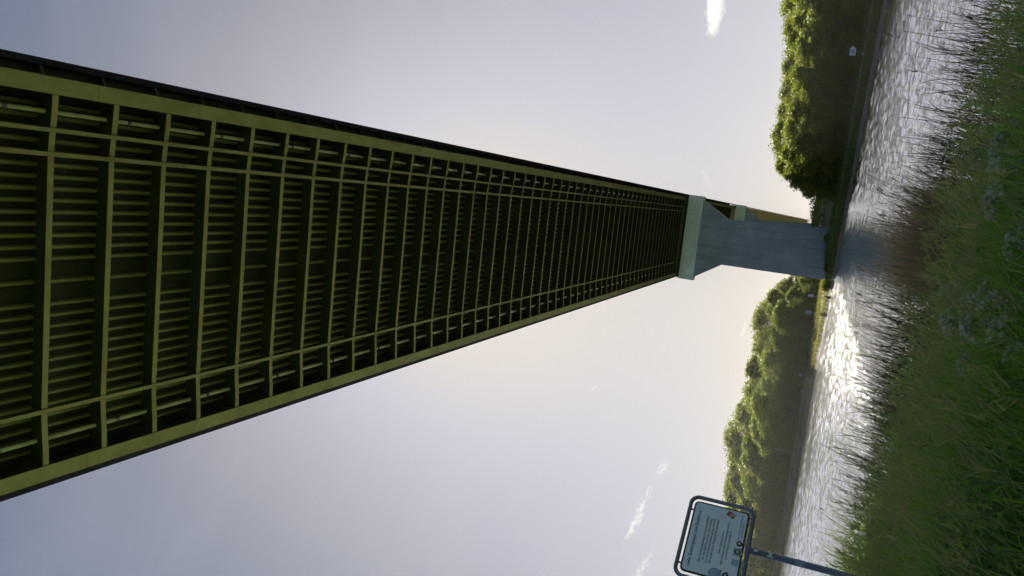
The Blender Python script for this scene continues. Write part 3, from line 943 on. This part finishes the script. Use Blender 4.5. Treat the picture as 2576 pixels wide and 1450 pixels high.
def umbel_mesh(seed):
    r = np.random.default_rng(seed); vs_, fs_, ts_ = [], [], []
    mb = MB(); tt_ = []
    for k in range(16):
        rad = sqrt(k / 15.0) * 0.055; th = k * 2.4
        cx, cy, cz = rad * cos(th), rad * sin(th), 0.028 - 6.0 * rad * rad + r.uniform(-.004, .004)
        i = len(mb.v); s = r.uniform(0.011, 0.017)
        for dx, dy, dz in ((1, 0, 0), (0, 1, 0), (-1, 0, 0), (0, -1, 0), (0, 0, 0.9), (0, 0, -0.7)):
            mb.v.append((cx + dx * s, cy + dy * s, cz + dz * s)); 
        for a in ((0, 1, 4), (1, 2, 4), (2, 3, 4), (3, 0, 4), (1, 0, 5), (2, 1, 5), (3, 2, 5), (0, 3, 5)):
            mb.f.append(tuple(i + q for q in a))
        tt_ += [r.uniform(0, 1)] * 6
    return np_mesh('flower_head', np.array(mb.v), np.array(mb.f), M_UMBEL, np.array(tt_))


UM = [umbel_mesh(s) for s in range(3)]


def umbel_plant(ix, iy, nheads, spread, label, seed, scale=1.0, above=0.85):
    r = np.random.default_rng(seed)
    q = on_near(ix, iy, above); gz = near_z(q.x, q.y)
    root = empty('umbel_plant', (q.x, q.y, gz - 0.02))
    tag(root, label, 'wildflower', 'white umbel flowers on the near bank')
    st = MB(); h = above * 1.0
    top = Vector((0.10, 0.02, h * 0.72)); st.tube([(0, 0, 0), (0.04, 0.01, h * 0.4), top], [.010, .008, .006], 6)
    for k in range(nheads):
        th = r.uniform(0, 2 * pi); rr = spread * sqrt(r.uniform(0.05, 1))
        e = Vector((0.12 + rr * cos(th), rr * sin(th) * 0.7, h * r.uniform(0.78, 1.18)))
        mid = top * 0.5 + e * 0.5 - Vector((0, 0, 0.03))
        s0 = top * r.uniform(0.6, 1.0)
        st.tube([s0, mid, e], [.005, .004, .003], 5)
        tilt = (r.uniform(-.4, .4) - 0.35, r.uniform(-.4, .4), r.uniform(0, 6))
        sc = scale * r.uniform(0.8, 1.3)
        obj('flower_head', UM[k % 3], root, e, tilt, (sc, sc, sc))
    st.build('stem', M_STEM, root, smooth=True)
    return root


umbel_plant(2392, 820, 10, 0.32, 'pale umbel plant nearest the water below the bridge reflection', 1, 1.3)
umbel_plant(2432, 838, 5, 0.2, 'pale umbel plant with few heads in the middle of its group', 2, 1.3)
umbel_plant(2470, 872, 6, 0.25, 'pale umbel plant lowest of the group in the dark grass', 3, 1.3)
umbel_plant(2420, 910, 5, 0.2, 'small pale umbel plant at the open water side of the dark hollow', 4, 1.3)
umbel_plant(2528, 505, 9, 0.3, 'large umbel plant with yellowish green heads in shade at the frame edge', 5, 1.8)
umbel_plant(2552, 560, 8, 0.3, 'large umbel plant of drooping pale heads at the frame edge', 6, 1.8)


# ------------------------------------------------------------------ tall leafy weeds that stand out of the grass
def weed_leaf(seed):
    r = np.random.default_rng(seed); mb = MB(); n_ = 6; pts = []
    for k in range(n_ + 1):
        t_ = k / n_; wdt = 0.034 * sin(pi * min(1, t_ * 0.93 + 0.07)) ** 0.8
        pts.append(((0.19 * t_, -wdt, 0.05 * sin(t_ * 2.4) - 0.07 * t_ * t_ + 0.012), (0.19 * t_, 0, 0.05 * sin(t_ * 2.4) - 0.07 * t_ * t_), (0.19 * t_, wdt, 0.05 * sin(t_ * 2.4) - 0.07 * t_ * t_ + 0.012)))
    V_ = [p for row in pts for p in row]; F_ = []
    for k in range(n_):
        for j in range(2): F_.append((3 * k + j, 3 * k + 3 + j, 3 * k + 4 + j, 3 * k + 1 + j))
    return np_mesh('leaf', np.array(V_), np.array(F_), M_WEED, np.full(len(V_), r.uniform(0.2, 0.9)), smooth=True)


WL = [weed_leaf(s_) for s_ in range(5)]


def tall_weed(ix, iy, h, nl, label, seed):
    r = np.random.default_rng(seed)
    q = on_near(ix, iy, h * 0.9); gz_ = near_z(q.x, q.y)
    root = empty('tall_weed', (q.x, q.y, gz_ - .02), r.uniform(0, 6))
    tag(root, label, 'weed', 'tall leafy weeds in the bank grass')
    bendx = r.uniform(0.05, 0.14)
    st = MB(); st.tube([(bendx * (k / 5) ** 2 * h, 0, h * k / 5) for k in range(6)], [.008, .0075, .007, .006, .004, .002], 6)
    st.build('stem', M_STEM, root, smooth=True)
    for k in range(nl):
        t_ = 0.22 + 0.78 * k / (nl - 1); sc = (1.25 - 0.75 * t_) * r.uniform(0.8, 1.2)
        obj('leaf', WL[k % 5], root, (bendx * t_ * t_ * h, 0, h * t_), (r.uniform(-.3, .3), -r.uniform(0.1, 0.6), k * 2.4 + r.uniform(-.3, .3)), (sc, sc, sc))


for i_, (ix, iy, h, nl, lab) in enumerate([
        (2335, 1290, 0.95, 16, 'tall leafy weed nearest the notice board post'),
        (2420, 1180, 1.05, 18, 'tall leafy weed at the middle of the bank between notice board and umbels'),
        (2478, 1335, 0.9, 15, 'leafy weed low on the bank below the notice board'),
        (2300, 1080, 1.1, 18, 'leafy weed close behind the reeds beside the sun glint'),
        (2520, 1075, 0.85, 14, 'leafy weed at the lower frame edge between umbels and notice board'),
        (2505, 690, 1.0, 16, 'leafy weed beside the brown dead reeds at the frame edge'),
        (2545, 380, 1.0, 16, 'leafy weed in front of the shaded reeds near the frame edge'),
        (2360, 990, 0.9, 15, 'leafy weed standing on the open water side of the small umbels')]):
    tall_weed(ix, iy, h, nl, lab, 60 + i_)

# ------------------------------------------------------------------ tall grass and shrubs on the far bank
rng = np.random.default_rng(21)
n = 42000
az = rng.uniform(-21, 24, n); q = rng.uniform(1.6, 15, n)
xs, ys, zs_, ft = [], [], [], []
for a_, q_ in zip(az, q):
    if 5.9 < q_ < 8.8 and random.random() < 0.9: continue
    dd = far_shore_dist(a_) + q_ * 1.25
    x_, y_ = dd * sin(radians(a_)), dd * cos(radians(a_)); xs.append(x_); ys.append(y_); zs_.append(far_z(x_, y_) - .05); ft.append(0.15 if a_ > 5 else 0.45 if a_ > -3 else 0.95)
base = np.stack([xs, ys, zs_], 1); n = len(base)
v, f, tt = blades(base, rng.uniform(0.35, 1.1, n), rng.uniform(0.07, 0.16, n), rng.normal(size=(n, 2)) * 0.3, np.clip(np.array(ft) + 0.16 * rng.normal(size=n), 0, 1), seg=2)
tag(obj('far_bank_grass', np_mesh('far_bank_grass', v, f, M_FARGRASS, tt)), 'tall grass growing along the far bank', 'grass', kind='stuff')


def shrub_mesh(seed, n, rad, h):
    global rng
    rng = np.random.default_rng(seed)
    d = rng.normal(size=(n, 3)); d /= np.linalg.norm(d, axis=1)[:, None]
    rr = rng.uniform(0, 1, n) ** 0.35 * (1 + .2 * np.sin(d[:, 0] * 7) * np.sin(d[:, 1] * 6 + 1))
    p = d * rr[:, None] * np.array([rad, rad, h * .55]) + np.array([0, 0, h * .5])
    p = p[p[:, 2] > 0.02]
    v, f, tt = leaf_cloud(p, 0.34, np.clip(0.55 + .2 * rng.normal(size=len(p)), 0, 1))
    return np_mesh('foliage', v, f, M_LEAF, tt)


SHR = [shrub_mesh(300 + i, 1800, 1.5, 2.2) for i in range(3)]
stem_mb = MB()
for k in range(5):
    stem_mb.tube([(0, 0, -.2), (.25 * cos(k * 1.3), .25 * sin(k * 1.3), .7), (.7 * cos(k * 1.3), .7 * sin(k * 1.3), 1.5)], [.05, .035, .015], 5)
STEM_ME = stem_mb.mesh('stem', M_BARK)
for i, (s_, l_, sc, lab) in enumerate([(192.5, -14.3, 0.85, 'green shrub at the foot of the near pier on its sunlit corner'),
                                       (191.8, -10.2, 0.5, 'low shrub before the foot of the near pier beside the corner shrub'),
                                       (192.2, -3.2, 0.6, 'low shrub before the foot of the near pier on its shaded half')]):
    p = LAT * l_ + ALONG * s_
    o = empty('shrub', (p.x, p.y, far_z(p.x, p.y)), i * 1.1); o.scale = (sc * 1.25, sc * 1.25, sc)
    obj('foliage', SHR[i % 3], o); obj('stem', STEM_ME, o)
    tag(o, lab, 'shrub', 'shrubs at the pier foot')

# ------------------------------------------------------------------ signs and mast on the far bank
M_WHITE = simple('sign_white', (0.62, 0.66, 0.70), 0.5, 0.06)
M_GREYB = simple('sign_grey_blue', (0.36, 0.43, 0.50), 0.5, 0.1)
M_BACK = simple('sign_back_grey', (0.25, 0.26, 0.28), 0.5, 0.1)
M_GALV = simple('galvanised_post', (0.30, 0.31, 0.32), 0.7, 0.12)


def far_pt(az, q):
    d = far_shore_dist(az) + q
    x_, y_ = d * sin(radians(az)), d * cos(radians(az))
    return x_, y_, far_z(x_, y_), d


def face_cam(x_, y_): return -atan2(x_, y_)


x_, y_, z_, d_ = far_pt(19.45, 9)
o = empty('navigation_sign', (x_, y_, z_ - .1), face_cam(x_, y_)); px = d_ / 1894.0
tag(o, 'white arrow shaped navigation board on a post on the far bank', 'sign')
top = EYE + d_ * tan(radians(-0.15)) - z_ + .1
mb = MB(); mb.tube([(0, .05, 0), (0, .05, top)], .05, 6); mb.build('post', M_GALV, o)
mb = MB(); mb.prism([(-.62, top - .5), (.42, top - .5), (.98, top + .05), (.6, top + .5), (-.62, top + .5)], -.03, .01); mb.build('board', M_WHITE, o)
mb = MB(); mb.prism([(-.4, top - .28), (.3, top - .28), (.55, top + .02), (.3, top + .26), (-.4, top + .26)], -.045, -.032); mb.build('board_field', M_GREYB, o)
mb = MB(); mb.box(-.5, -.06, -.02, .02, top - 2.1, top - 1.5); mb.build('lower_plate', M_WHITE, o)


def board(az, q, el0, el1, wpx, mt, label, name='bank_sign'):
    x_, y_, z_, d_ = far_pt(az, q); wd = wpx * d_ / 1894.0
    o = empty(name, (x_, y_, z_ - .1), face_cam(x_, y_))
    a_ = EYE + d_ * tan(radians(el0)) - z_ + .1; b_ = EYE + d_ * tan(radians(el1)) - z_ + .1
    mb = MB(); mb.tube([(0, .06, 0), (0, .06, b_)], .06, 6); mb.build('post', M_GALV, o)
    mb = MB(); mb.box(-wd / 2, wd / 2, -.02, .02, a_, b_); mb.build('panel', mt, o)
    tag(o, label, 'sign'); return o


board(2.75, 9, -0.08, 0.24, 6, M_GREYB, 'small pale sign on a post near the pier at the wood edge')
board(1.55, 10, -0.12, 0.25, 9, M_BACK, 'grey backed sign board on a post beside the small pale sign')
board(-2.9, 9, -0.1, 0.05, 5, M_GREYB, 'tiny pale marker plate on a post amid the bank grass')
x_, y_, z_, d_ = far_pt(-8.35, 10)
o = empty('light_mast', (x_, y_, z_ - .1)); topm = EYE + d_ * tan(radians(1.8)) - z_
tag(o, 'slender grey light mast on the far bank before the trees', 'mast')
mb = MB(); mb.tube([(0, 0, 0), (0, 0, topm)], [.13, .08], 8); mb.build('pole', M_GALV, o)
mb = MB(); mb.tube([(0, 0, topm), (0, -.5, topm + .25), (0, -1.1, topm + .3)], .06, 6); mb.build('arm', M_GALV, o)
mb = MB(); mb.box(-.2, .2, -1.5, -.9, topm + .22, topm + .38); mb.build('lamp_head', M_BACK, o)
mb = MB(); mb.box(-.35, -.08, -.12, .12, topm - 1.6, topm - 1.0); mb.build('box', M_GALV, o)
mb = MB(); mb.box(-.3, .05, -.25, -.1, .1, 1.1); mb.build('switch_cabinet', M_GALV, o)

# ------------------------------------------------------------------ the notice board beside the path
M_PANEL = simple('notice_panel', (0.72, 0.87, 1.0), 0.35, 0.05, 2.0)
M_FRAME = simple('frame_grey_steel', (0.16, 0.18, 0.23), 0.35, 0.12, 5.0, metallic=0.25)
M_BORDER = simple('black_border', (0.012, 0.013, 0.02), 0.4, 0.1)
M_TEXT = simple('black_print', (0.012, 0.014, 0.02), 0.5, 0.05)
M_RED = simple('red_sticker', (0.42, 0.07, 0.11), 0.4, 0.15)
M_GREENS = simple('green_sticker', (0.03, 0.11, 0.08), 0.4, 0.15)
M_PALE = simple('pale_sticker', (0.55, 0.66, 0.62), 0.45, 0.12)
M_FADED = simple('faded_blue_sticker', (0.30, 0.46, 0.60), 0.5, 0.12, 12)
M_GREYS = simple('grey_blue_sticker', (0.28, 0.34, 0.44), 0.5, 0.3, 30)

SAZ = -15.5; SD = 8.42
sx, sy = SD * sin(radians(SAZ)), SD * cos(radians(SAZ))
DIRAZ = radians(45.0)                                   # bearing of the panel's right-hand direction
sign = empty('notice_board', (sx, sy, near_z(sx, sy)), pi / 2 - DIRAZ)
tag(sign, 'grey framed notice board with German text and stickers on a steel post', 'notice board')
gz = near_z(sx, sy)
FW, FH = 0.97, 0.69                                     # outer frame
fz0 = EYE + 0.205 - gz; fz1 = fz0 + FH


def rrect(x0, x1, z0, z1, r, n=6):
    pts = []
    for cx_, cz_, a0 in ((x1 - r, z1 - r, 0), (x0 + r, z1 - r, 90), (x0 + r, z0 + r, 180), (x1 - r, z0 + r, 270)):
        for k in range(n + 1):
            a_ = radians(a0 + 90 * k / n); pts.append((cx_ + r * cos(a_), cz_ + r * sin(a_)))
    return pts


T = 0.021
mb = MB(); mb.tube([(x_, 0, z_) for x_, z_ in rrect(-FW / 2 + T, FW / 2 - T, fz0 + T, fz1 - T, 0.085, 8)], T, 10, closed=True)
mb.build('frame', M_FRAME, sign, smooth=True)
mb = MB(); mb.tube([(0, 0, -0.4), (0, 0, fz0 + T)], 0.034, 14); post = mb.build('post', M_FRAME, sign, smooth=True)
PX0, PX1, PZ0, PZ1 = -FW / 2 + 0.072, FW / 2 - 0.072, fz0 + 0.062, fz1 - 0.062
out = rrect(PX0, PX1, PZ0, PZ1, 0.05); inn = rrect(PX0 + .018, PX1 - .018, PZ0 + .018, PZ1 - .018, 0.034)
mb = MB(); mb.prism(out, -0.006, 0.006); panel = mb.build('panel', M_BORDER, sign)
mb = MB(); mb.prism(inn, -0.0095, -0.0065); mb.build('panel_face', M_PANEL, panel)
for x_ in (-0.33, 0.30):
    mb = MB(); mb.tube([(x_, 0, PZ1 - .01), (x_, 0, fz1 - T)], 0.011, 6); mb.build('standoff', M_FRAME, sign)
    mb = MB(); mb.tube([(x_, 0, PZ0 + .01), (x_, 0, fz0 + T)], 0.011, 6); mb.build('standoff', M_FRAME, sign)
    mb = MB(); mb.tube([(x_, -.004, PZ1 - .013), (x_, -.012, PZ1 - .013)], 0.007, 8); mb.build('screw', M_GALV, panel)
IW, IH = PX1 - PX0, PZ1 - PZ0


def loc_uv(u, v): return PX0 + u * IW, PZ1 - v * IH


def lettering(txt, u0, u1, vbase, hfrac, y=-0.0125, mt=None, name='lettering', rot=0.0, parent=None):
    cu = bpy.data.curves.new('lettering_curve', 'FONT'); cu.body = txt; cu.size = 1.0; cu.resolution_u = 3
    tmp = bpy.data.objects.new('tmp_text', cu); col.objects.link(tmp)
    bpy.context.view_layer.update()
    me_ = bpy.data.meshes.new_from_object(tmp.evaluated_get(bpy.context.evaluated_depsgraph_get()))
    bpy.data.objects.remove(tmp)
    co = np.empty(len(me_.vertices) * 3, dtype=np.float32); me_.vertices.foreach_get('co', co); co = co.reshape(-1, 3)
    x0, x1 = co[:, 0].min(), co[:, 0].max()
    sxx = (u1 - u0) * IW / (x1 - x0); szz = hfrac * IH / 0.70
    lx = (co[:, 0] - x0) * sxx; lz = co[:, 1] * szz
    X0, Z0 = loc_uv(u0, vbase)
    if rot:
        cxm, czm = lx.mean(), lz.mean(); c_, s_ = cos(rot), sin(rot)
        lx, lz = cxm + (lx - cxm) * c_ - (lz - czm) * s_, czm + (lx - cxm) * s_ + (lz - czm) * c_
    new = np.stack([X0 + lx, np.full(len(co), y), Z0 + lz], 1).astype(np.float32)
    me_.vertices.foreach_set('co', new.ravel()); me_.materials.clear(); me_.materials.append(mt or M_TEXT); me_.update()
    return obj(name, me_, parent or panel)


lettering('Liebe Spazierg\u00e4nger und Radfahrer !', 0.08, 0.90, 0.150, 0.060)
lettering('Die Kanalseitenwege sind ausschlie\u00dflich', 0.175, 0.815, 0.308, 0.040)
lettering('f\u00fcr den Betrieb und die Unterhaltung', 0.21, 0.79, 0.369, 0.040)
lettering('des Nord-Ostsee-Kanals gebaut worden.', 0.175, 0.808, 0.430, 0.040)
lettering('Sie d\u00fcrfen diese Wege gerne benutzen', 0.185, 0.80, 0.494, 0.040)
lettering('Dem Dienstverkehr', 0.346, 0.65, 0.620, 0.040)
lettering('(das k\u00f6nnen auch Privatwagen sein)', 0.205, 0.784, 0.684, 0.040)
lettering('ist Vorrang zu gew\u00e4hren.', 0.292, 0.689, 0.746, 0.040)
lettering('Wasserstra\u00dfen- und Schifffahrtsamt', 0.588, 0.93, 0.893, 0.028)
lettering('Nord-Ostsee-Kanal', 0.631, 0.84, 0.938, 0.028)


def disc(u, v, r, y, mt, name, n=20, parent=None, squash=1.0):
    cx_, cz_ = loc_uv(u, v); mb = MB()
    mb.prism([(cx_ + r * cos(2 * pi * k / n), cz_ + r * squash * sin(2 * pi * k / n)) for k in range(n)], y - .0012, y)
    return mb.build(name, mt, parent or panel)


def quad(pts, y, mt, name, parent=None):
    p = [loc_uv(*q) for q in pts]
    a_ = sum(p[k][0] * p[(k + 1) % len(p)][1] - p[(k + 1) % len(p)][0] * p[k][1] for k in range(len(p)))
    if a_ < 0: p = p[::-1]
    mb = MB(); mb.prism(p, y - .0012, y); return mb.build(name, mt, parent or panel)


quad([(.899, .593), (.965, .631), (.921, .776), (.859, .731)], -.0105, M_RED, 'red_sticker')
for (a_, b_, v_) in ((.882, .925, .655), (.888, .94, .70), (.885, .92, .735)):
    quad([(a_, v_), (b_, v_ + .012), (b_ - .004, v_ + .03), (a_ - .004, v_ + .018)], -.0135, M_PALE, 'sticker_print')
# dark round emblem with a pale bird
disc(.542, .915, .031, -.0105, M_TEXT, 'emblem_disc')
quad([(.53, .90), (.542, .875), (.554, .90), (.563, .925), (.545, .93), (.55, .945), (.534, .945), (.539, .93), (.521, .925)], -.0135, M_PALE, 'emblem_bird')
# green round sticker with a pale ring and a leaping figure
quad([(.375, .84), (.475, .835), (.478, .965), (.372, .965)], -.0100, M_GREENS, 'green_sticker')
disc(.426, .905, .044, -.0125, M_PALE, 'sticker_ring'); disc(.426, .905, .034, -.0145, M_GREENS, 'sticker_field')
quad([(.40, .88), (.42, .897), (.45, .875), (.44, .905), (.452, .935), (.426, .918), (.402, .935), (.412, .907)], -.0165, M_PALE, 'sticker_figure')
quad([(.238, .838), (.322, .836), (.318, .955), (.236, .957)], -.0105, M_FADED, 'faded_sticker')
disc(.07, .60, .062, -.0105, M_GREYS, 'grey_round_sticker'); disc(.07, .60, .052, -.0125, M_FADED, 'sticker_field')
quad([(.02, .72), (.10, .725), (.135, .80), (.06, .86), (.015, .84)], -.0105, M_TEXT, 'dark_sticker')
quad([(.04, .75), (.09, .755), (.105, .79), (.06, .82)], -.0135, M_FADED, 'sticker_print')
quad([(.125, .665), (.137, .687), (.125, .71), (.113, .687)], -.0105, M_TEXT, 'spade_mark')
# stickers wrapped round the post
def band(z0, z1, a0, a1, rad, mt, name, n=10):
    V_ = []; F_ = []
    for k in range(n + 1):
        a_ = radians(a0 + (a1 - a0) * k / n)
        V_ += [(rad * cos(a_), rad * sin(a_), z0), (rad * cos(a_), rad * sin(a_), z1)]
    for k in range(n): F_.append((2 * k, 2 * k + 2, 2 * k + 3, 2 * k + 1))
    me_ = bpy.data.meshes.new(name); me_.from_pydata(V_, [], F_); me_.materials.append(mt); return obj(name, me_, post)


band(fz0 - .075, fz0 - .035, -120, -75, .0362, M_PALE, 'white_sticker')
band(fz0 - .235, fz0 - .155, -165, -20, .0362, M_GREENS, 'green_sticker')
band(fz0 - .225, fz0 - .165, -150, -120, .0375, M_PALE, 'sticker_ring'); band(fz0 - .225, fz0 - .165, -75, -45, .0375, M_PALE, 'sticker_ring')
band(fz0 - .210, fz0 - .180, -118, -78, .0375, M_PALE, 'sticker_figure')
band(fz0 - .52, fz0 - .43, -170, -20, .0362, M_GREYS, 'worn_sticker')


# ------------------------------------------------------------------ summer haze over the canal
mh = bpy.data.materials.new('haze_air'); mh.use_nodes = True; MATS['haze'] = mh
nh = NT(mh.node_tree)
pv = nh.new('ShaderNodeVolumePrincipled'); pv.inputs['Color'].default_value = (0.92, 0.92, 0.92, 1)
pv.inputs['Density'].default_value = HAZE; pv.inputs['Anisotropy'].default_value = 0.55
oh = nh.new('ShaderNodeOutputMaterial'); nh.l.new(pv.outputs[0], oh.inputs['Volume'])
mb = MB(); mb.box(-1600, 1600, -1600, 1600, -2.5, 46)
hz = mb.build('haze', mh); tag(hz, 'thin sunlit haze in the air over the canal', 'haze', kind='stuff')
